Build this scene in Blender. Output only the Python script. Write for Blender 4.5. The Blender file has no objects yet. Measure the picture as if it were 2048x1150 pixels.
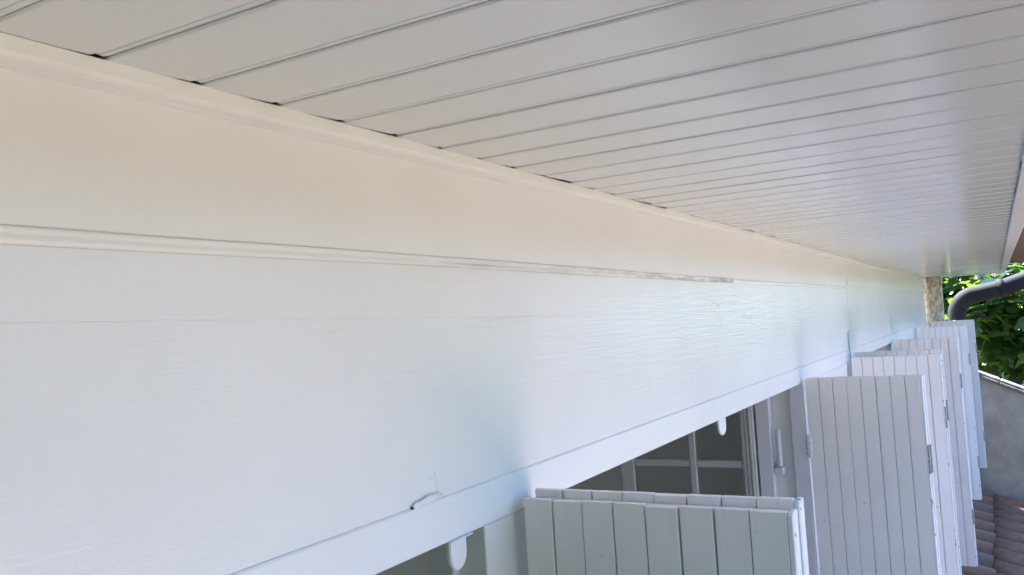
import bpy, bmesh, math, random
from mathutils import Vector, Matrix
random.seed(7)
scene = bpy.context.scene
COL = scene.collection

# ------------------------------------------------------------------ camera, sky, sun, exposure
S = 0.65            # metres per layout unit (camera to wall = 1 unit)
ZC = 3.0            # camera height above the ground in metres
def W(x, y, z):     # layout units (camera at 0,0,0; x along wall, y into wall, z up) to metres
    return Vector((x*S, y*S, z*S + ZC))

cam_d = bpy.data.cameras.new('Camera'); cam = bpy.data.objects.new('Camera', cam_d); COL.objects.link(cam)
RM = Matrix(((0.495963112962664, -0.008867419457374529, -0.8682983124782351),
             (-0.8659831927564643, -0.07872995781500498, -0.49383671755527453),
             (-0.06398203219423586, 0.9968565406389299, -0.04672619117455707)))
cam.matrix_world = Matrix.Translation((0, 0, ZC)) @ RM.to_4x4()
cam_d.sensor_width = 36; cam_d.lens = 1692.3/2048*36
cam_d.clip_start = 0.02; cam_d.clip_end = 2000
scene.camera = cam

SUN_AZ = math.atan2(0.50, 0.80); SUN_EL = math.radians(56)
world = bpy.data.worlds.new('World'); scene.world = world; world.use_nodes = True
wn = world.node_tree.nodes; wl = world.node_tree.links
sky = wn.new('ShaderNodeTexSky'); sky.sky_type = 'NISHITA'; sky.sun_disc = False
sky.sun_elevation = SUN_EL; sky.sun_rotation = SUN_AZ; sky.dust_density = 0.0; sky.ozone_density = 8.5; sky.air_density = 0.7
bg = wn['Background']; wl.new(sky.outputs[0], bg.inputs[0]); bg.inputs[1].default_value = 0.15
sd = bpy.data.lights.new('Sun', 'SUN'); sd.energy = 4.5; sd.angle = math.radians(0.5); sd.color = (1, .95, .87)
sun = bpy.data.objects.new('Sun', sd); COL.objects.link(sun)
to_sun = Vector((math.sin(SUN_AZ)*math.cos(SUN_EL), math.cos(SUN_AZ)*math.cos(SUN_EL), math.sin(SUN_EL)))
sun.rotation_euler = to_sun.to_track_quat('Z', 'Y').to_euler(); sun.location = (0, 0, 30)
vs = scene.view_settings; vs.view_transform = 'Standard'; vs.look = 'None'; vs.gamma = 1; vs.use_curve_mapping = False
vs.exposure = 3.15

# ------------------------------------------------------------------ materials
def newmat(name):
    m = bpy.data.materials.new(name); m.use_nodes = True
    n = m.node_tree.nodes; l = m.node_tree.links
    return m, n, l, n['Principled BSDF']
def coords(n, l, scale=(1, 1, 1)):
    tc = n.new('ShaderNodeTexCoord'); mp = n.new('ShaderNodeMapping'); mp.inputs['Scale'].default_value = scale
    l.new(tc.outputs['Object'], mp.inputs[0]); return mp.outputs[0]
def noise(n, l, vec, scale, detail=4, rough=.55):
    t = n.new('ShaderNodeTexNoise'); t.inputs['Scale'].default_value = scale; t.inputs['Detail'].default_value = detail
    t.inputs['Roughness'].default_value = rough; l.new(vec, t.inputs['Vector']); return t.outputs['Fac']
def ramp(n, l, fac, stops):
    r = n.new('ShaderNodeValToRGB'); e = r.color_ramp.elements
    while len(e) < len(stops): e.new(.5)
    for el, (p, c) in zip(e, stops): el.position = p; el.color = (*c, 1) if len(c) == 3 else c
    l.new(fac, r.inputs[0]); return r.outputs[0]
def math_node(n, l, op, a, b):
    m = n.new('ShaderNodeMath'); m.operation = op
    for i, v in enumerate((a, b)):
        if isinstance(v, (int, float)): m.inputs[i].default_value = v
        else: l.new(v, m.inputs[i])
    return m.outputs[0]
def bump(n, l, bs, h, strength, dist, prev=None):
    b = n.new('ShaderNodeBump'); b.inputs['Strength'].default_value = strength; b.inputs['Distance'].default_value = dist
    l.new(h, b.inputs['Height'])
    if prev is not None: l.new(prev, b.inputs['Normal'])
    l.new(b.outputs[0], bs.inputs['Normal']); return b.outputs[0]

def paint(name, col, rough=.38, grain=(1.6, 30, 30), gstr=.25, fine=.12, chips=0.0, var=.04, ridges=0.0, rc=(3, 12, 12), rv=.1):
    m, n, l, bs = newmat(name)
    v1 = coords(n, l)
    big = noise(n, l, v1, 2.3, 5, .6)
    c0 = tuple(max(0, c*(1-var)) for c in col); c1 = tuple(min(1, c*(1+var)) for c in col)
    base = ramp(n, l, big, [(.3, c0), (.7, c1)])
    if chips > 0:
        oi = n.new('ShaderNodeObjectInfo'); ad = n.new('ShaderNodeVectorMath'); ad.operation = 'ADD'
        l.new(v1, ad.inputs[0]); l.new(oi.outputs['Random'], ad.inputs[1])
        ch = noise(n, l, ad.outputs[0], 46, 5, .65); msk = ramp(n, l, ch, [(.70-chips, (0, 0, 0)), (.73-chips, (1, 1, 1))])
        mx = n.new('ShaderNodeMixRGB'); l.new(msk, mx.inputs[0]); l.new(base, mx.inputs[1]); mx.inputs[2].default_value = (.16, .14, .12, 1)
        base = mx.outputs[0]
    l.new(base, bs.inputs['Base Color'])
    rr = n.new('ShaderNodeMapRange'); l.new(noise(n, l, coords(n, l, rc), 6, 4), rr.inputs[0])
    rr.inputs[3].default_value = rough*(1-rv); rr.inputs[4].default_value = rough*(1+rv); l.new(rr.outputs[0], bs.inputs['Roughness'])
    pv = bump(n, l, bs, noise(n, l, coords(n, l, grain), 5, 6, .6), gstr, .004)
    pv = bump(n, l, bs, noise(n, l, v1, 420, 2, .5), fine, .0012, pv)
    if ridges > 0:
        f = noise(n, l, coords(n, l, (1.6, 1, 22)), 1.7, 4, .5)
        a = math_node(n, l, 'ABSOLUTE', math_node(n, l, 'SUBTRACT', f, .5), 0)
        rg = ramp(n, l, a, [(0, (1, 1, 1)), (.012, (0, 0, 0))])
        gate = ramp(n, l, noise(n, l, coords(n, l, (2, 1, 6)), 2.1, 3), [(.52, (0, 0, 0)), (.62, (1, 1, 1))])
        pv = bump(n, l, bs, math_node(n, l, 'MULTIPLY', rg, gate), ridges, .0025, pv)
    return m

WHITE = (.80, .788, .778)
M = {}
M['beam'] = paint('white_beam_paint', WHITE, .26, (1.0, 20, 34), .20, .22, ridges=.32)
M['beam_top'] = paint('white_smooth_paint', WHITE, .36, (1.5, 14, 14), .10, .10)
M['trim'] = paint('white_trim_paint', (.82, .81, .80), .25, (1.2, 22, 22), .15, .10)
M['soffit'] = paint('soffit_gloss_paint', (.67, .685, .68), .15, (22, 1.0, 20), .05, .10, var=.02, rc=(9, .8, 9), rv=.02)
M['shutter'] = paint('shutter_paint', (.84, .80, .765), .45, (26, 26, 1.6), .22, .14, chips=.010, var=.08)
M['shutter_edge'] = paint('worn_edge_paint', (.80, .795, .785), .45, (20, 20, 2), .2, .2, chips=.075)
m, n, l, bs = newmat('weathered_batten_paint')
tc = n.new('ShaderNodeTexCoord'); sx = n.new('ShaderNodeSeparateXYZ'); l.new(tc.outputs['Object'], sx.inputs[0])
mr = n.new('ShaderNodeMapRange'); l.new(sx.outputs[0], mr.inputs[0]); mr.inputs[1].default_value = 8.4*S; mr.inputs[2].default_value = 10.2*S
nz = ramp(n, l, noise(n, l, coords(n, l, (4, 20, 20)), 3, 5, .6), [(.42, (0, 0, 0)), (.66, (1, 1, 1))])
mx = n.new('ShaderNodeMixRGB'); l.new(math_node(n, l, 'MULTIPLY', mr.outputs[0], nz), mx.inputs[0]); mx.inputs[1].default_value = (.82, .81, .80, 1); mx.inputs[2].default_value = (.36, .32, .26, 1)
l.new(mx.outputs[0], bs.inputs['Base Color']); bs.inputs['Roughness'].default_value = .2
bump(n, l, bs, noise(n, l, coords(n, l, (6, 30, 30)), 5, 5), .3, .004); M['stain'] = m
M['frame'] = paint('frame_paint', (.62, .61, .62), .42, (24, 24, 1.8), .15, .08)
M['sash'] = paint('sash_paint', (.46, .45, .42), .45, (24, 24, 1.8), .15, .08)
M['wall'] = paint('wall_render', (.74, .72, .69), .7, (6, 6, 6), .1, .5)
M['room'] = paint('room_plaster', (.72, .69, .62), .9, (4, 4, 4), .05, .1)
def plain(name, col, rough=.5, metal=0, sc=20, var=.2, bs_=.2):
    m, n, l, bs = newmat(name); v = coords(n, l); f = noise(n, l, v, sc, 6, .65)
    l.new(ramp(n, l, f, [(.3, tuple(c*(1-var) for c in col)), (.7, tuple(min(1, c*(1+var)) for c in col))]), bs.inputs['Base Color'])
    bs.inputs['Roughness'].default_value = rough; bs.inputs['Metallic'].default_value = metal
    bump(n, l, bs, noise(n, l, v, sc*5, 4), bs_, .004); return m
M['dark'] = plain('void_shade_black', (.05, .045, .04), .9)  # near-black colour standing for shade in the roof void and the split
M['metal'] = plain('worn_hinge_metal', (.36, .35, .34), .5, .5, 60, .4)
M['zinc'] = plain('grey_zinc', (.024, .026, .028), .75, 0, 8, .25)
M['tile'] = plain('brown_clay_tile', (.23, .112, .066), .8, 0, 9, .35, .4)
M['tile_old'] = plain('grey_weathered_tile', (.19, .115, .08), .85, 0, 9, .35, .4)
M['concrete'] = plain('grey_render', (.34, .305, .255), .85, 0, 3.2, .28, .4)
M['coping'] = plain('weathered_coping', (.16, .15, .14), .85, 0, 9, .7, .6)
M['bark'] = plain('grey_bark', (.13, .11, .09), .9, 0, 14, .35, .6)
M['zinc'].node_tree.nodes['Principled BSDF'].inputs['Specular IOR Level'].default_value = .2
# bare weathered timber
m, n, l, bs = newmat('bare_timber'); v = coords(n, l, (18, 18, 2.5))
wd = ramp(n, l, noise(n, l, v, 3, 6, .7), [(.3, (.13, .09, .055)), (.5, (.44, .35, .23)), (.75, (.54, .45, .32))])
pl = ramp(n, l, noise(n, l, coords(n, l, (9, 9, 5)), 2.2, 6, .7), [(.50, (0, 0, 0)), (.54, (1, 1, 1))])
mx = n.new('ShaderNodeMixRGB'); l.new(pl, mx.inputs[0]); l.new(wd, mx.inputs[1]); mx.inputs[2].default_value = (.62, .58, .48, 1); l.new(mx.outputs[0], bs.inputs['Base Color'])
bs.inputs['Roughness'].default_value = .8; bump(n, l, bs, noise(n, l, v, 6, 5), .5, .004); M['timber'] = m
# glass
m, n, l, bs = newmat('window_glass'); bs.inputs['Base Color'].default_value = (.82, .86, .83, 1)
bs.inputs['Roughness'].default_value = .02; bs.inputs['Transmission Weight'].default_value = 1; bs.inputs['IOR'].default_value = 1.45
M['glass'] = m
# leaves
def leafmat(name, c0, c1, tr):
    m, n, l, bs = newmat(name)
    oi = n.new('ShaderNodeObjectInfo'); ge = n.new('ShaderNodeNewGeometry')
    rnd = math_node(n, l, 'FRACT', math_node(n, l, 'ADD', oi.outputs['Random'], ge.outputs['Random Per Island']), 0)
    c = ramp(n, l, rnd, [(.1, c0), (.9, c1)]); l.new(c, bs.inputs['Base Color'])
    bs.inputs['Roughness'].default_value = .24
    t = n.new('ShaderNodeBsdfTranslucent'); t.inputs[0].default_value = (*tr, 1)
    mx = n.new('ShaderNodeMixShader'); mx.inputs[0].default_value = .30
    l.new(bs.outputs[0], mx.inputs[1]); l.new(t.outputs[0], mx.inputs[2]); l.new(mx.outputs[0], n['Material Output'].inputs[0])
    v = coords(n, l); bump(n, l, bs, noise(n, l, v, 40, 3), .3, .004); return m
M['leaf'] = leafmat('fig_leaf', (.010, .024, .008), (.030, .060, .016), (.22, .38, .04))
M['leaf_dark'] = leafmat('hedge_leaf', (.020, .045, .014), (.050, .085, .025), (.08, .15, .03))
M['blocker_ivy'] = leafmat('blocker_ivy_leaf', (.022, .05, .018), (.055, .095, .035), (.10, .16, .05))
# ground
m, n, l, bs = newmat('pink_bounce_gravel'); v = coords(n, l)  # pink tint chosen for its warm bounced light
l.new(ramp(n, l, noise(n, l, v, 1.2, 8, .7), [(.3, (.57, .408, .36)), (.7, (.67, .505, .45))]), bs.inputs['Base Color'])
bs.inputs['Roughness'].default_value = .9; bump(n, l, bs, noise(n, l, v, 60, 4), .6, .02); M['bounce_gravel'] = m
def turf(name, c0, c1):
    m, n, l, bs = newmat(name); v = coords(n, l)
    l.new(ramp(n, l, noise(n, l, v, 2, 8, .75), [(.3, c0), (.7, c1)]), bs.inputs['Base Color'])
    bs.inputs['Roughness'].default_value = .95; bump(n, l, bs, noise(n, l, v, 90, 4), .8, .03); return m
M['bounce_lawn'] = turf('green_bounce_turf', (.055, .092, .03), (.125, .162, .06)); M['dry'] = turf('dry_grass', (.085, .088, .042), (.15, .146, .078))

# ------------------------------------------------------------------ helpers (shapes in layout units)
def tag(o, label=None, cat=None, group=None, kind=None):
    if label: o['label'] = label
    if cat: o['category'] = cat
    if group: o['group'] = group
    if kind: o['kind'] = kind
    return o
def empty(name, x, y, z, **k):
    o = bpy.data.objects.new(name, None); COL.objects.link(o); o.location = W(x, y, z); o.empty_display_size = .1
    return tag(o, **k)
def wloc(p):
    v = Vector((0, 0, 0))
    while p is not None: v = v + p.location; p = p.parent
    return v
def put(name, me, mat, parent=None, at=None, smooth=False):
    """link mesh data (local, metres) as one object; at = world position in metres"""
    if mat is not None and not me.materials: me.materials.append(mat)
    if smooth:
        for p in me.polygons: p.use_smooth = True
    o = bpy.data.objects.new(name, me); COL.objects.link(o)
    at = Vector((0, 0, 0)) if at is None else Vector(at)
    o.parent = parent; o.location = at - wloc(parent); return o
def bm_mesh(bm, name='m'):
    bmesh.ops.recalc_face_normals(bm, faces=bm.faces[:])
    me = bpy.data.meshes.new(name); bm.to_mesh(me); bm.free(); return me
def add_box(bm, x0, x1, y0, y1, z0, z1, bev=0.0, seg=1):
    vs_ = [bm.verts.new((x*S, y*S, z*S)) for x in (x0, x1) for y in (y0, y1) for z in (z0, z1)]
    q = [(0, 1, 3, 2), (4, 6, 7, 5), (0, 4, 5, 1), (2, 3, 7, 6), (0, 2, 6, 4), (1, 5, 7, 3)]
    fs = [bm.faces.new([vs_[i] for i in f]) for f in q]
    if bev > 0:
        bmesh.ops.recalc_face_normals(bm, faces=fs)
        es = list({e for f in fs for e in f.edges})
        bmesh.ops.bevel(bm, geom=es, offset=bev*S, segments=seg, affect='EDGES', profile=.5)
def box_me(*a, **k):
    bm = bmesh.new(); add_box(bm, *a, **k); return bm_mesh(bm)
def box(name, mat, parent, x0, x1, y0, y1, z0, z1, bev=0.0, seg=1):
    """world box in layout units, origin at its min corner"""
    me = box_me(0, x1-x0, 0, y1-y0, 0, z1-z0, bev=bev, seg=seg)
    return put(name, me, mat, parent, W(x0, y0, z0))
def extrude_x(name, mat, parent, prof, xs, jit=None, smooth=False, cap=True):
    """closed yz profile swept along x; jit(x, i)->(dy,dz) wobble"""
    bm = bmesh.new(); rings = []
    for x in xs:
        r = []
        for i, (y, z) in enumerate(prof):
            dy, dz = jit(x, i) if jit else (0, 0)
            r.append(bm.verts.new(((x-xs[0])*S, (y+dy)*S, (z+dz)*S)))
        rings.append(r)
    k = len(prof)
    for a, b in zip(rings, rings[1:]):
        for i in range(k): bm.faces.new((a[i], a[(i+1) % k], b[(i+1) % k], b[i]))
    if cap: bm.faces.new(rings[0][::-1]); bm.faces.new(rings[-1])
    return put(name, bm_mesh(bm), mat, parent, W(xs[0], 0, 0), smooth)
def tube(name, mat, parent, pts, rad, seg=16, at=None):
    """tube through layout points; rad number or list"""
    bm = bmesh.new(); P = [Vector(p)*S for p in pts]; rings = []; o0 = P[0] if at is None else Vector(at)*S
    up = Vector((1, 0, 0))
    for i, p in enumerate(P):
        t = (P[min(i+1, len(P)-1)] - P[max(i-1, 0)]).normalized()
        a = t.cross(up)
        if a.length < 1e-3: a = t.cross(Vector((0, 1, 0)))
        a.normalize(); b = t.cross(a).normalized(); r = (rad if isinstance(rad, (int, float)) else rad[i])*S
        rings.append([bm.verts.new(p-o0+(a*math.cos(u)+b*math.sin(u))*r) for u in [2*math.pi*j/seg for j in range(seg)]])
    for A, B in zip(rings, rings[1:]):
        for j in range(seg): bm.faces.new((A[j], A[(j+1) % seg], B[(j+1) % seg], B[j]))
    bm.faces.new(rings[0][::-1]); bm.faces.new(rings[-1])
    return put(name, bm_mesh(bm), mat, parent, o0 + Vector((0, 0, ZC)), True)
def frange(a, b, st):
    k = max(1, int(round((b-a)/st))); return [a+(b-a)*i/k for i in range(k+1)]
_ph = [random.uniform(0, 6.28) for _ in range(12)]
def wob(x, s=0):
    return sum(math.sin(x*f+_ph[(i+s) % 12])/f for i, f in enumerate((2.1, 4.7, 9.3, 17.0)))*.55

# ------------------------------------------------------------------ ground
def sheet(name, mat, x0, x1, y0, y1, z):
    me = bpy.data.meshes.new(name); me.from_pydata([(x0, y0, z), (x1, y0, z), (x1, y1, z), (x0, y1, z)], [], [(0, 1, 2, 3)])
    return tag(put(name, me, mat), kind='structure')
sheet('ground', M['dry'], -300, 300, -300, 300, 0)
sheet('bounce_lawn', M['bounce_lawn'], -30, 0.4, -30, .6, .004)  # unseen green patch added to tint light bounced onto the near wall
sheet('bounce_terrace', M['bounce_gravel'], 0.8, 4.6, -7.4, 1, .004)  # unseen pink patch added to bounce warm light onto beam and soffit

# ------------------------------------------------------------------ house
X0, X1 = -7.0, 15.35
house = empty('house', 5, 1.2, -ZC/S, label='white painted house wall with deep lintel beam and boarded eave soffit', cat='house')
H = house
ZS = 0.3735    # soffit
# beam above the windows: upper board, joint batten, lower board with seam groove, bottom trim
extrude_x('upper_beam_board', M['beam_top'], H, [(1.0, .150), (1.0, .42), (1.06, .42), (1.06, .150)], [X0, X1])
def jb(x, i):
    return (.0012*wob(x, 3) if i in (1, 2, 3) else 0, .0012*wob(x, i))
extrude_x('lower_beam_board', M['beam'], H,
          [(1.002, .1495), (1.002, .0445), (1.0024, .0438), (1.0024, .0434), (1.0015, .0425), (1.0015, -.333), (1.004, -.3345), (1.06, -.3345), (1.06, .1495)],
          frange(X0, X1, .12), lambda x, i: (0, .0014*wob(x, 5)-.0135*max(0, min(x, 3)-.58)/.9 if i in (1, 2, 3, 4) else 0))
# tapering half-round batten over the joint
bp = []
for k in range(11):
    a = math.pi*k/10; bp.append((1.0005-.0068*math.sin(a)**.8+.0034*math.exp(-((math.cos(a)-.1)/.35)**2), math.cos(a)))
def bat_ring(x):
    t = max(0, x)/3.7; top = .1605-.0085*t; bot = .1360-.004*t
    return top, bot
bm = bmesh.new(); rings = []
xs = frange(X0, 3.72, .04)
for x in xs:
    top, bot = bat_ring(x); c = (top+bot)/2; h = (top-bot)/2
    c += .0026*wob(x*1.1, 2); h += .0014*wob(x*2.3, 4)
    lift = .004*max(0, wob(x*2.2, 6)-.10)*4
    rings.append([bm.verts.new(((x-xs[0])*S, (y-lift*(k > 6))*S, (c+zz*h+.0012*wob(x*1.5, k//4))*S)) for k, (y, zz) in enumerate(bp)])
for a, b in zip(rings, rings[1:]):
    for i in range(len(bp)-1): bm.faces.new((a[i], a[i+1], b[i+1], b[i]))
    bm.faces.new((a[-1], a[0], b[0], b[-1]))
bm.faces.new(rings[0][::-1]); bm.faces.new(rings[-1])
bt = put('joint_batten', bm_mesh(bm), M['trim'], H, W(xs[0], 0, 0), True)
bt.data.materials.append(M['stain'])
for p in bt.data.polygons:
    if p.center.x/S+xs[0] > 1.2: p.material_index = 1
# flat filled joint that goes on after the batten
extrude_x('filled_joint', M['trim'], H, [(.9985, .131), (.9975, .134), (.9975, .142), (.9985, .146), (1.003, .146), (1.003, .131)], frange(3.735, 7.02, .1), lambda x, i: (0, .0012*wob(x*2, i)))
# vertical filled joint and the pad below it
bm = bmesh.new(); add_box(bm, 0, .075, 0, .0045, 0, .40, bev=.0018)
for v_ in bm.verts: v_.co.x += .012*S*wob(v_.co.z*9, 2)
put('filled_joint', bm_mesh(bm), M['trim'], H, W(7.03, .9985, -.19))
box('beam_pad', M['trim'], H, 6.90, 7.44, .9895, 1.0, -.43, -.197, .004)
# bottom trim board
extrude_x('lintel_trim', M['trim'], H,
          [(.9990, -.3365), (.9975, -.339), (.9975, -.4225), (.9995, -.4255), (1.28, -.4255), (1.28, -.3365)], frange(X0, X1, .15), lambda x, i: (0, .0010*wob(x, 1) if i < 4 else 0))
extrude_x('caulk_line', M['trim'], H, [(1.0075, -.3325), (1.0006, -.3345), (.9982, -.3368), (1.0075, -.3378)], frange(X0, X1, .09), lambda x, i: (.0016*wob(x*2, i) if i == 1 else 0, .0012*wob(x*1.7, 4) if i in (1, 2) else 0))
# flaking paint and small split on the trim joint
def flake(name, x0, x1, z0, z1, up, mat):
    bm = bmesh.new(); N = 10; A = []; B = []
    for i in range(N+1):
        t = i/N; x = x0+(x1-x0)*t; w = math.sin(math.pi*min(1, .15+t*.85))**.6
        zc = z0+(z1-z0)*t; y = .9935-up*math.sin(math.pi*(1-t)*.55)
        A.append(bm.verts.new(((x-x0)*S, (y-.993)*S, (zc+.011*w+random.uniform(-.0022, .0022)-z0)*S))); B.append(bm.verts.new(((x-x0)*S, (.9975-.993)*S, (zc-.004*w-z0)*S)))
    Cc = [bm.verts.new((a.co.x, a.co.y+.0018*S, a.co.z-.001*S)) for a in A]
    for i in range(N): bm.faces.new((A[i], A[i+1], B[i+1], B[i])); bm.faces.new((A[i], Cc[i], Cc[i+1], A[i+1]))
    put(name, bm_mesh(bm), mat, H, W(x0, .9962, z0))
flake('paint_flake', 1.315, 1.425, -.335, -.3285, .0014, M['trim'])
box('split_hole_shade', M['dark'], H, 1.313, 1.321, .9972, 1.002, -.3365, -.331, .001)  # dark block painting the shade inside the split
for (px0, px1, za, zb) in ((1.378, 1.402, -.292, -.288), (1.401, 1.4065, -.318, -.279)):
    bm = bmesh.new(); add_box(bm, 0, px1-px0, 0, .0022, 0, zb-za, bev=.0008)
    for v_ in bm.verts: v_.co.x += .004*S*math.sin(v_.co.z*420); v_.co.z += v_.co.x*.12
    put('paint_ridge', bm_mesh(bm), M['trim'], H, W(px0, 1.0002, za))
# cornice moulding (concave)
cp = [(1.0, .3447), (.9965, .3447), (.984, .3460), (.972, .3474), (.9655, .3488), (.9618, .3515), (.9605, .3550), (.960, .3732), (1.0, .3732)]
extrude_x('cornice_moulding', M['trim'], H, cp, frange(X0, X1, .12), lambda x, i: (.0012*wob(x*3, 5) if i in (6, 7) else 0, .0007*wob(x*2, i)), smooth=False)
# soffit: near-black backing painting the shade of the void, each board on its own
PITCH = .15123
soffit = box('soffit', M['dark'], H, X0, X1+.1, -.10, 1.0, ZS+.024, ZS+.034)
def soffit_board_me():
    w = PITCH-.0006
    pr = [(0, .013), (0, .0022), (.0035, 0), (w-.0230, 0), (w-.0175, .0030), (w-.0125, .0030), (w-.0105, .0018), (w-.0055, .0018), (w-.0035, .0032), (w, .0032), (w, .013)]
    ys = frange(0, 1.062, .177); bm = bmesh.new(); R_ = [[bm.verts.new((u*S, (y-(.013 if y > 1.06 and u > w-.0245 else 0))*S, z*S)) for u, z in pr] for y in ys]
    k = len(pr)
    for a, b in zip(R_, R_[1:]):
        for i in range(k): bm.faces.new((a[i], a[(i+1) % k], b[(i+1) % k], b[i]))
    bm.faces.new(R_[0][::-1]); bm.faces.new(R_[-1]); return bm_mesh(bm)
sb_me = soffit_board_me(); sb_me.materials.append(M['soffit'])
joint0 = .695*.96                      # a joint seen in the photograph
nb0 = -14
i = nb0
while joint0+PITCH*(i+1) < X1-.02:
    o = put('soffit_board', sb_me, None, soffit, W(joint0+PITCH*i+.012, -.094-(.0095 if i in (8, 12, 13, 21, 24) else random.uniform(-.004, .003)), ZS+random.uniform(-.0003, .0003)))
    o.rotation_euler = (random.uniform(-.0003, .0003), random.uniform(-.003, .003), 0)
    i += 1
XE = joint0+PITCH*i+.012
if True:   # the soffit runs on past the boards that can be seen
    box('soffit_panel', M['soffit'], H, X0, joint0+PITCH*nb0+.008, -.094, .97, ZS, ZS+.012)
# eave fascia, end trim
box('fascia_board', M['trim'], H, X0, X1+.10, -.162, -.0955, ZS-.012, ZS+.14, .004)
box('end_trim', M['trim'], H, X1-.03, X1+.045, -.095, .74, ZS-.014, ZS+.10, .003)
# roof: slab rising away from the eave, eave tiles as sub parts
bm = bmesh.new()
for (y, z) in ((-.2, .53), (7, 3.0), (7, 2.9), (-.2, .516)):
    for x in (X0-.2, X1+.25): bm.verts.new(((x-X0)*S, (y+.2)*S, (z-.53)*S))
bm.verts.ensure_lookup_table(); vv = bm.verts
for f in ((0, 1, 3, 2), (2, 3, 5, 4), (4, 5, 7, 6), (6, 7, 1, 0), (0, 2, 4, 6), (1, 7, 5, 3)): bm.faces.new([vv[j] for j in f])
roof = put('roof', bm_mesh(bm), M['tile'], H, W(X0, -.2, .53))
def canal_tile(length, r, thick, taper=.85, up=True, seg=8, flat=.75):
    bm = bmesh.new(); R_ = []
    for s in (0, 1):
        rr = r*(taper if s else 1); ring = []
        for t in (0, thick):
            for k in range(seg+1):
                a = math.pi*k/seg; q = rr-t
                ring.append(bm.verts.new((q*math.cos(a)*S, s*length*S, (q*math.sin(a)*flat*(1 if up else -1))*S)))
        R_.append(ring)
    A, B = R_; k = seg+1
    for t in (0, k):
        for j in range(seg): bm.faces.new((A[t+j], A[t+j+1], B[t+j+1], B[t+j]))
    for Q in (A, B):
        for j in range(seg): bm.faces.new((Q[j], Q[j+1], Q[k+j+1], Q[k+j]))
    for j in (0, seg): bm.faces.new((A[j], B[j], B[k+j], A[k+j]))
    me = bm_mesh(bm)
    for p in me.polygons: p.use_smooth = len(p.vertices) == 4 and p.area > 1e-4
    return me
et = canal_tile(.9, .155, .018); et.materials.append(M['tile_old'])
pit = math.atan2(2.47, 7.2)
x = 4.0
while x < X1+.1:
    o = put('roof_tile', et, None, roof, W(x, -.40+random.uniform(-.012, .012), .47)); o.rotation_euler = (pit, 0, random.uniform(-.02, .02)); x += .33
# piers between the windows, wall below the sills
ZL = -.4256; ZSILL = -2.72
piers = [(1.573, 1.86), (5.0, 7.0), (9.80, 13.3), (15.10, X1)]
for a, b in piers: box('pier', M['wall'], H, a, b, 1.0006, 1.36, ZSILL, ZL-.0006, .003)
box('pier', M['wall'], H, X0, -1.4, 1.0006, 1.36, ZSILL, ZL-.0006, .003)
box('wall', M['wall'], H, X0, X1, 1.001, 1.36, -ZC/S, ZSILL-.002)
for a, b in ((-1.4, 1.573), (1.86, 5.0), (7.0, 9.80), (13.3, 15.10)):
    box('window_sill', M['trim'], H, a-.05, b+.05, .93, 1.36, ZSILL, ZSILL+.05, .006)
# head of the wall and the rooms behind
box('wall_head', M['wall'], H, X0, X1, 1.0605, 1.36, -.335, .40)
for nm, a in (('room_back', (X0, X1, 4.6, 4.7, -4.2, .4)), ('room_floor', (X0, X1, 1.361, 4.6, -4.2, -4.1)), ('room_ceiling', (X0, X1, 1.361, 4.6, -.30, -.22)),
              ('room_end', (X0-.1, X0, 1.0, 4.7, -4.2, .4)), ('room_end', (X1, X1+.02, 1.05, 4.7, -ZC/S, .37)), ('partition', (6.0, 6.1, 1.361, 4.6, -4.1, -.30)),
              ('partition', (1.70, 1.76, 1.361, 4.6, -4.1, -.30)), ('partition', (11.2, 11.3, 1.361, 4.6, -4.1, -.30))):
    box(nm, M['room'], H, *a)
# far jamb of the first window
box('jamb_board', M['frame'], H, 1.545, 1.572, 1.072, 1.135, ZSILL+.051, ZL-.001, .002)
# far jamb of the second window, its frame, hinge and the casement standing open
box('jamb_board', M['frame'], H, 4.968, 4.999, .985, 1.062, ZSILL+.051, ZL-.001, .003)
box('window_frame', M['frame'], H, 4.93, 4.999, 1.172, 1.252, ZSILL+.051, ZL-.001, .004)
hin = tube('frame_hinge', M['frame'], H, [(4.945, 1.135, -.888), (4.945, 1.135, -.883), (4.945, 1.135, -.783), (4.945, 1.135, -.780), (4.945, 1.135, -.777), (4.945, 1.135, -.680), (4.945, 1.135, -.674)], [.008, .015, .015, .0125, .015, .015, .007], 12)
box('hinge_plate', M['frame'], H, 4.93, 4.999, 1.118, 1.165, -.93, -.892, .002)
cas = empty('casement', 4.93, 1.26, -2.6); cas.parent = H; cas.location = W(4.93, 1.26, -2.6)-wloc(H)
cz0, cz1, cy0, cy1 = -2.62, -.445, 1.262, 2.095; cx = 4.905; ct = .045
bm = bmesh.new()
bpy.data.objects.remove(cas)
for bx in ((cx, cx+ct, cy0, cy0+.075, cz0, cz1), (cx, cx+ct, cy1-.085, cy1, cz0, cz1), (cx, cx+ct, cy0+.0752, cy1-.0852, cz1-.06, cz1), (cx, cx+ct, cy0+.0752, cy1-.0852, cz0, cz0+.08)):
    add_box(bm, bx[0]-cx, bx[1]-cx, bx[2]-cy0, bx[3]-cy0, bx[4]-cz0, bx[5]-cz0, bev=.004)
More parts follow.
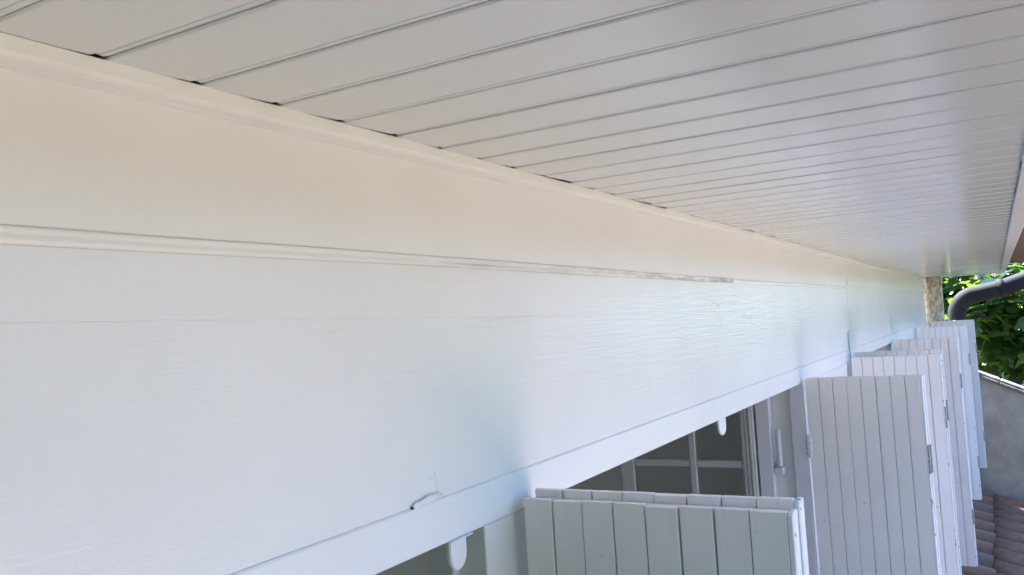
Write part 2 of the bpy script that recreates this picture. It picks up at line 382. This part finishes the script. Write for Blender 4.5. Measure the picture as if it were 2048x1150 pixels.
# moulded strips beside the near stile
for k in range(3): add_box(bm, -.010+.003*k, 0, .012+.022*k, .026+.022*k, .02, cz1-cz0-.02, bev=.003)
cas = put('casement', bm_mesh(bm), M['sash'], H, W(cx, cy0, cz0))
rows = [-.505, -.877, -1.30, -1.72, -2.14, -2.54]
mid = 1.635
box('glazing_bar', M['sash'], cas, cx+.004, cx+ct-.004, mid-.021, mid+.021, cz0+.0805, cz1-.0605, .006)
for z in rows[1:-1]:
    for a, b in ((cy0+.0755, mid-.0215), (mid+.0215, cy1-.0855)):
        box('glazing_bar', M['sash'], cas, cx+.006, cx+ct-.006, a, b, z-.021, z+.021, .006)
for k in range(5):
    for a, b in ((cy0+.076, mid-.022), (mid+.022, cy1-.086)):
        box('pane', M['glass'], cas, cx+.018, cx+.024, a, b, rows[k+1]+.0215, rows[k]-.0215 if k else rows[k]-.001)
# shutter stops: tongues hanging from the lintel
def tongue(x, lean, yaw):
    bm = bmesh.new(); pts = [(-.031, .045), (.031, .045)]
    for k in range(13):
        a = -math.pi*k/12; pts.append((.031*math.cos(a), -.025+.034*math.sin(a)))
    f0 = [bm.verts.new((u*S, 0, w*S)) for u, w in pts]; f1 = [bm.verts.new((u*S, .011*S, w*S)) for u, w in pts]
    bm.faces.new(f0); bm.faces.new(f1[::-1]); k = len(pts)
    for j in range(k): bm.faces.new((f0[j], f1[j], f1[(j+1) % k], f0[(j+1) % k]))
    bmesh.ops.recalc_face_normals(bm, faces=bm.faces[:])
    bmesh.ops.bevel(bm, geom=[e for e in bm.edges if abs(e.verts[0].co.y-e.verts[1].co.y) < 1e-6], offset=.0022*S, segments=2, affect='EDGES')
    o = put('shutter_stop', bm_mesh(bm), M['trim'], H, W(x, 1.0035, -.4345)); o.rotation_euler = (0, lean, yaw); return o
tongue(1.472, 0, 0); tongue(3.425, -.03, -.2)
box('stop_plate', M['trim'], H, 1.437, 1.512, .991, 1.03, -.4285, -.4258, .0008)
# bare end post with its block and bolt
post = box('corner_post', M['timber'], H, 15.40, 15.66, .748, 1.03, -ZC/S, .250, .012)
post['label'] = 'bare weathered ochre timber post at the wall end'
blk = box('post_block', M['timber'], post, 15.397, 15.67, .738, 1.035, .2505, ZS-.002, .01)
tube('bolt', M['metal'], post, [(15.382, .875, .315), (15.402, .875, .315)], .016, 10)

# ------------------------------------------------------------------ folding shutters
LEAF_W, ZT, ZB = .600, -.392, -2.70
def leaf_meshes(nb):
    T, F = .044, .016
    bw = (LEAF_W-.012)/nb
    ms = []
    for v_ in range(3):
        ms.append(box_me(0, F, 0, bw-.0022-.0011*v_, 0, ZT-ZB, bev=.0014)); ms[-1].materials.append(M['shutter'])
    bm = bmesh.new(); add_box(bm, F+.0005, T, .012, LEAF_W, .002, ZT-ZB-.006, bev=.002); core = bm_mesh(bm); core.materials.append(M['shutter'])
    bm = bmesh.new()
    add_box(bm, .006, T+.002, 0, .0115, 0, ZT-ZB-.002, bev=.0035, seg=2); add_box(bm, .001, .0055, .001, .0115, .003, ZT-ZB-.006, bev=.0015)
    lath = bm_mesh(bm); lath.materials.append(M['shutter_edge'])
    return ms, core, lath, bw, T
LM = leaf_meshes(8)
hb = bmesh.new()
add_box(hb, -.001, .0215, -.006, .004, 0, .075, bev=.002); add_box(hb, -.001, .0215, -.006, .004, .080, .150, bev=.002); add_box(hb, .024, .044, -.004, .004, .02, .13, bev=.002)
hinge_me = bm_mesh(hb); hinge_me.materials.append(M['metal'])
kb = bmesh.new()
for z0, z1 in ((0, .03), (.034, .082), (.086, .125)): add_box(kb, -.016, .008, -.004, .022, z0, z1, bev=.006)
knuckle_me = bm_mesh(kb); knuckle_me.materials.append(M['frame'])
def shutter(x, label, leaves):
    t = empty('folding_shutter', x, .97, ZB, label=label, cat='shutter', group='folding shutters open along the wall')
    ms, core, lath, bw, T = LM
    for k, (dx, dz, dy, yaw) in enumerate(leaves):
        o = put('leaf', core, None, t, W(x+dx, .97-LEAF_W+dy, ZB+dz)); o.rotation_euler[2] = yaw
        base = W(x+dx, .97-LEAF_W+dy, ZB+dz)
        for j in range(8):
            b = put('board', random.choice(ms), None, o); b.location = (random.uniform(-.0012, .0012)*S, (.0125+j*bw)*S, random.uniform(-.003, .002)*S)
            b.rotation_euler[1] = random.uniform(-.0004, .0004)
        e = put('edge_lath', lath, None, o); e.location = (0, 0, 0)
        for hz in (ZT-ZB-.52, .42):
            h_ = put('hinge', hinge_me, None, o); h_.location = (0, 0, hz*S)
    if x > 2:
        for hz in (-.838, -2.3):
            h_ = put('wall_hinge', knuckle_me, None, t); h_.location = (.006*S, -.008*S, (hz-ZB)*S)
    return t
shutter(1.696, 'folded pale grey plank shutter beside the window with the open casement, flaking outer edge', [(0, 0, .003, 0), (.052, .012, 0, .004)])
shutter(4.967, 'plank shutter hinged on the jamb beside the open glazed casement', [(0, 0, 0, .0), (.05, -.002, -.006, .003)])
shutter(6.73, 'plank shutter standing right below the raised white pad on the beam', [(0, .004, 0, 0), (.16, .035, -.004, .02)])
shutter(9.73, 'brightest plank shutter, between the padded beam shutter and the wall-end pair', [(0, 0, 0, 0), (.05, .0, -.004, 0)])
shutter(12.83, 'shaded plank shutter next to the last shutter by the timber post', [(0, .024, .0, 0), (.05, .024, -.006, 0)])
shutter(15.06, 'last plank shutter, in front of the bare timber corner post and grey downpipe', [(0, .05, -.045, 0), (.05, .05, -.05, 0)])

# ------------------------------------------------------------------ gutter and downpipe
pipe = empty('downpipe', 15.98, .58, -ZC/S, label='dark grey round rain downpipe bending from the eave behind the post', cat='pipe')
pts = [(15.98, .58, -6.9), (15.98, .58, -.30)]
for k in range(1, 9):
    a = math.radians(9.0*k); R_ = .34
    pts.append((15.98, .58-R_*(1-math.cos(a)), -.30+.02+R_*math.sin(a)))
py, pz = pts[-1][1], pts[-1][2]
pts += [(15.98, -.10, .120), (15.98, -.50, .255), (15.98, -.62, .33)]
tube('pipe_run', M['zinc'], pipe, pts, .138, 20, at=(15.98, .58, -6.9))
tube('pipe_collar', M['zinc'], pipe, [(15.98, -.06, .108), (15.98, -.16, .139)], .157, 20)
tube('pipe_clip', M['metal'], pipe, [(15.98, .58, -.62), (15.98, .58, -.56)], .142, 20)
gp = []
for k in range(13):
    a = math.pi+math.pi*k/12; gp.append((-.64+.13*math.cos(a), .50+.13*math.sin(a)))
for k in range(13):
    a = 2*math.pi-math.pi*k/12; gp.append((-.64+.122*math.cos(a), .50+.122*math.sin(a)))
gut = extrude_x('eave_gutter', M['zinc'], None, gp, [X0, 16.15])
tag(gut, 'half round grey zinc gutter along the tiled eave', 'gutter')

# ------------------------------------------------------------------ lean-to roof below the windows and the neighbouring wall
lean = empty('lean_to', 13, 0, -ZC/S, label='low lean-to with brown curved clay tiles under the shutters', cat='outbuilding')
SL = .30
def zroof(y): return -3.275-(.36-y)*SL
bm = bmesh.new(); xa, xb = 6.0, 15.99
for y in (.999, -3.2):
    for x in (xa, xb):
        for d in (0, -.12): bm.verts.new(((x-xa)*S, y*S, (zroof(y)-.06+d)*S))
bm.verts.ensure_lookup_table(); vv = bm.verts
for f in ((0, 2, 6, 4), (1, 5, 7, 3), (0, 1, 3, 2), (4, 6, 7, 5), (0, 4, 5, 1), (2, 3, 7, 6)): bm.faces.new([vv[j] for j in f])
lroof = put('roof_deck', bm_mesh(bm), M['tile_old'], lean, W(xa, 0, 0))
TP = .56; TLN = .82
ct_up = canal_tile(TLN, .19, .022, .88, True, 8, .72); ct_up.materials.append(M['tile'])
ct_old = ct_up.copy(); ct_old.materials.clear(); ct_old.materials.append(M['tile_old'])
ct_dn = canal_tile(TLN, .185, .02, .9, False, 6, .45); ct_dn.materials.append(M['tile'])
sl = math.atan(SL); x = xb-.26
while x > 7.2:
    for r in range(5):
        y = 1.0-.66*(r+1)-.05+random.uniform(-.02, .02)
        o = put('roof_tile', ct_old if r == 0 and random.random() < .3 else ct_up, None, lroof, W(x+random.uniform(-.015, .015), y, zroof(y)+.025)); o.rotation_euler = (sl-.035, random.uniform(-.03, .03), random.uniform(-.02, .02))
        o = put('channel_tile', ct_dn, None, lroof, W(x-TP/2, y+.02, zroof(y)+.042)); o.rotation_euler = (sl-.035, 0, random.uniform(-.012, .012))
    x -= TP
box('front_wall', M['concrete'], lean, xa+.1, xb-.01, -2.95, -2.8, -ZC/S, zroof(-2.9)-.2)
nb = empty('neighbour_wall', 16.2, -1, -ZC/S, label='grey rendered boundary wall with sloping weathered coping below the leafy tree', cat='wall')
def ztop(y): return -1.335-(.31-y)*.46
bm = bmesh.new()
for x in (16.0, 16.35):
    for y in (1.3, -3.4):
        for z in (-ZC/S, ztop(y)): bm.verts.new(((x-16)*S, y*S, (z+ZC/S)*S))
bm.verts.ensure_lookup_table(); vv = bm.verts
for f in ((0, 1, 3, 2), (4, 6, 7, 5), (0, 4, 5, 1), (2, 3, 7, 6), (0, 2, 6, 4), (1, 5, 7, 3)): bm.faces.new([vv[j] for j in f])
put('wall_body', bm_mesh(bm), M['concrete'], nb, W(16, 0, -ZC/S))
y = 1.25
cl = .62
c1 = bmesh.new(); add_box(c1, 0, .47, 0, cl-.006, 0, .045, bev=.01); add_box(c1, .05, .42, .002, cl-.008, .0455, .085, bev=.012); c1 = bm_mesh(c1); c1.materials.append(M['coping'])
while y > -3.3:
    o = put('coping_stone', c1, None, nb, W(15.94, y-cl, ztop(y-cl)+.002)); o.rotation_euler = (math.atan(.46), 0, random.uniform(-.01, .01)); y -= cl*math.cos(math.atan(.46))

# ------------------------------------------------------------------ trees
def fig_leaf(sc):
    out = [(0, 0), (.10, -.06), (.26, -.05), (.38, .10), (.30, .22), (.20, .27), (.34, .42), (.42, .58), (.28, .62), (.14, .55), (.13, .72), (.07, .90), (0, 1.0)]
    out = out+[(-x_, y_) for x_, y_ in out[-2:0:-1]]
    v_ = []; f_ = []
    def z(x_, y_): return .10*abs(x_)-.22*(y_-.35)**2-.12*x_*x_
    v_.append((0, .35*sc, z(0, .35)*sc))
    for x_, y_ in out: v_.append((x_*sc, y_*sc, z(x_, y_)*sc))
    k = len(out)
    for j in range(k): f_.append((0, 1+j, 1+(j+1) % k))
    return v_, f_
LV, LF = fig_leaf(1.0)
def leaf_me(sc, mat):
    me = bpy.data.meshes.new('leaf'); me.from_pydata([(a*sc, b*sc, c*sc) for a, b, c in LV], [], LF); me.materials.append(mat)
    for p in me.polygons: p.use_smooth = True
    return me
def leaf_cloud(pts, mat, parent, name, rs):
    V = []; F = []
    for (p, sc) in pts:
        R_ = (Matrix.Rotation(rs.uniform(0, 6.28), 3, 'Z') @ Matrix.Rotation(rs.gauss(-.35, .5), 3, 'X') @ Matrix.Rotation(rs.gauss(0, .4), 3, 'Y'))
        o_ = len(V)
        for a in LV: V.append(tuple(R_ @ Vector(a)*sc + p))
        F += [tuple(o_+i_ for i_ in f) for f in LF]
    me = bpy.data.meshes.new(name); me.from_pydata(V, [], F)
    for p in me.polygons: p.use_smooth = True
    return put(name, me, mat, parent, wloc(parent))
def tree(name, label, base, h, centre_lobes, nleaf, sc, mat, seed, named=0):
    rs = random.Random(seed)
    t = bpy.data.objects.new(name, None); COL.objects.link(t); t.location = base; tag(t, label, 'tree')
    top = Vector((0, 0, h))
    pts = [Vector((0, 0, -.05)), Vector((.05, .05, h*.35)), Vector((-.05, .1, h*.65)), top]
    def limb(nm, pp, r0, r1):
        bm = bmesh.new(); rings = []
        for i_, p in enumerate(pp):
            f = i_/(len(pp)-1); r = r0+(r1-r0)*f
            d = (pp[min(i_+1, len(pp)-1)]-pp[max(i_-1, 0)]).normalized(); a = d.orthogonal().normalized(); b = d.cross(a)
            rings.append([bm.verts.new(p+(a*math.cos(u)+b*math.sin(u))*r) for u in [math.pi*j/5 for j in range(10)]])
        for A, B in zip(rings, rings[1:]):
            for j in range(10): bm.faces.new((A[j], A[(j+1) % 10], B[(j+1) % 10], B[j]))
        put(nm, bm_mesh(bm), M['bark'], t, base, True)
    limb('trunk', pts, .16, .05)
    for c, r in centre_lobes:
        st = pts[1].lerp(pts[3], rs.uniform(0, .8)); mid_ = st.lerp(Vector(c), .5)+Vector((0, 0, .15))
        limb('limb', [st, mid_, Vector(c), Vector(c)+Vector((rs.uniform(-.3, .3), rs.uniform(-.3, .3), r*.6))], .05, .012)
    cloud = []
    for q in range(nleaf):
        c, r = rs.choice(centre_lobes)
        d = Vector((rs.gauss(0, 1), rs.gauss(0, 1), rs.gauss(0, 1))).normalized()*r*(rs.random()**.45)
        cloud.append((Vector(c)+d, sc*rs.uniform(.6, 1.25)))
    cl_ = [(p, s_) for p, s_ in cloud]
    if named:
        # leaves that face the camera become parts of their own
        cp_ = Vector((0, 0, ZC))-base
        key = lambda ps: (ps[0]-cp_).length
        cl_.sort(key=key)
        vis = [ps for ps in cl_ if in_view(base+ps[0])][:named]; ids = {id(a) for a in vis}
        rest = [ps for ps in cl_ if id(ps) not in ids]
        lms = [leaf_me(sc*f, mat) for f in (.7, .9, 1.1, 1.25)]
        for p, s_ in vis:
            o = put('leaf', min(lms, key=lambda m_: abs(m_.vertices[13].co.y-s_)), None, t, base+p)
            o.rotation_euler = (rs.gauss(-.35, .5), rs.gauss(0, .4), rs.uniform(0, 6.28))
        cl_ = rest
    cr = leaf_cloud(cl_, mat, t, 'crown', rs); cr['kind'] = 'stuff'
    return t
RMi = RM.transposed()
def in_view(p):
    v_ = RMi @ (Vector(p)-Vector((0, 0, ZC)))
    if v_.z > -.1: return False
    px = 1024+1692.3*v_.x/-v_.z; py_ = 575-1692.3*v_.y/-v_.z
    return 1870 < px < 2070 and 520 < py_ < 800
fb = W(20.5, .2, 0); fb.z = 0
def lobe(x, y, z, r): return (W(x, y, z)-fb, r)
lobes = [lobe(18.4, .9, .15, .5), lobe(18.2, .3, -.15, .5), lobe(18.6, -.8, .05, .55), lobe(18.8, .4, -.45, .75), lobe(18.5, -.6, -.6, .75), lobe(18.9, -.2, -1.4, .8), lobe(19.2, -1.6, -.3, .9),
         lobe(20.6, .5, -.1, .6), lobe(20.8, .2, -.6, 1.1), lobe(21, -1.5, -1.0, 1.1), lobe(20.5, 1.6, -.4, .8), lobe(19.5, .6, -1.9, .9), lobe(19.5, -1.2, -2.2, .9)]
tree('fig_tree', 'leafy dark green fig tree behind the downpipe and boundary wall', fb, 4.4, lobes, 2300, .24, M['leaf'], 11, named=280)
for nm, (x, y), hh, sd_, lab_ in (('evergreen_tree', (30, 1.5), 6.5, 3, 'dense dark evergreen tree standing right behind the fig tree'),):
    b_ = W(x, y, 0); b_.z = 0
    lb = [(Vector((random.uniform(-1.2, 1.2), random.uniform(-2.6, 2.6), z)), 1.35) for z in [1.2+.42*j for j in range(int((hh-1)/.42))]]
    tree(nm, lab_, b_, hh, lb, 2600, .30, M['leaf_dark'], sd_)

# unseen hedge added to block low sky light opposite the house
hd = bpy.data.objects.new('blocker_hedge', None); COL.objects.link(hd); hd.location = (5, -9.5, 0)
tag(hd, 'added unseen hedge blocking low sky light opposite the house', 'hedge')
bm = bmesh.new(); HN = 100; HP = [(.75, 0), (.8, 1.5), (.7, 2.8), (.35, 3.7), (-.35, 3.7), (-.7, 2.8), (-.8, 1.5), (-.75, 0)]; rg_ = []
for i in range(HN+1):
    xx = -16+58*i/HN
    rg_.append([bm.verts.new((xx, y_*(1+.12*math.sin(i*1.7+j)), z_*(1+.05*math.sin(i*.9+j*2)))) for j, (y_, z_) in enumerate(HP)])
for A, B in zip(rg_, rg_[1:]):
    for j in range(len(HP)-1): bm.faces.new((A[j], A[j+1], B[j+1], B[j]))
bm.faces.new(rg_[0]); bm.faces.new(rg_[-1][::-1])
put('blocker_hedge_core', bm_mesh(bm), M['leaf_dark'], hd, hd.location)
rs = random.Random(5)
hl = []
for _ in range(8200):
    zz = rs.uniform(.1, 4.0); hl.append((Vector((rs.uniform(-16, 42), rs.choice((1, 1, 1, -1))*(.85-.1*max(0, zz-3))*rs.uniform(.85, 1.15), zz)), rs.uniform(.14, .28)))
leaf_cloud(hl, M['leaf_dark'], hd, 'foliage', rs)['kind'] = 'stuff'
# unseen tree added to dim light on the near end of the wall
gb = Vector((-0.7, -3.5, 0))
gl = [(Vector((rs.uniform(-.9, .9), rs.uniform(-.9, .9), z)), rs.uniform(.75, 1.0)) for z in (1.9, 2.3, 2.7, 3.1, 3.5, 3.9, 4.3)]
tree('blocker_tree', 'added unseen tree dimming light on the near end of the wall', gb, 4.2, gl, 4200, .2, M['blocker_ivy'], 21)
# unseen leafy wall added to dim light on shutters and near wall
iv = empty('blocker_wall', -7.2, -2.5, -ZC/S, label='added unseen leafy wall blocking light at the near house end', cat='wall')
box('wall_body', M['concrete'], iv, -7.5, -7.2, -9.0, .99, -ZC/S, 2.6, .02)
iv_pts = []
for _ in range(3000):
    p = W(-7.16+rs.uniform(-.05, .14), rs.uniform(-9, .9), 0)-wloc(iv); p.z = rs.uniform(.2, ZC+2.8*S)
    iv_pts.append((p, rs.uniform(.10, .2)))
leaf_cloud(iv_pts, M['blocker_ivy'], iv, 'blocker_ivy', rs)['kind'] = 'stuff'
# second unseen tree, added to dim the light at the far end
gl = [(Vector((rs.uniform(-1.1, 1.1), rs.uniform(-.9, .9), z)), rs.uniform(.8, 1.1)) for z in (1.6, 2.1, 2.6, 3.1, 3.6, 4.1, 4.6)]
tree('blocker_tree', 'added unseen tree dimming light on the far end of the wall', Vector((8.6, -4.0, 0)), 4.2, gl, 4200, .2, M['blocker_ivy'], 22)
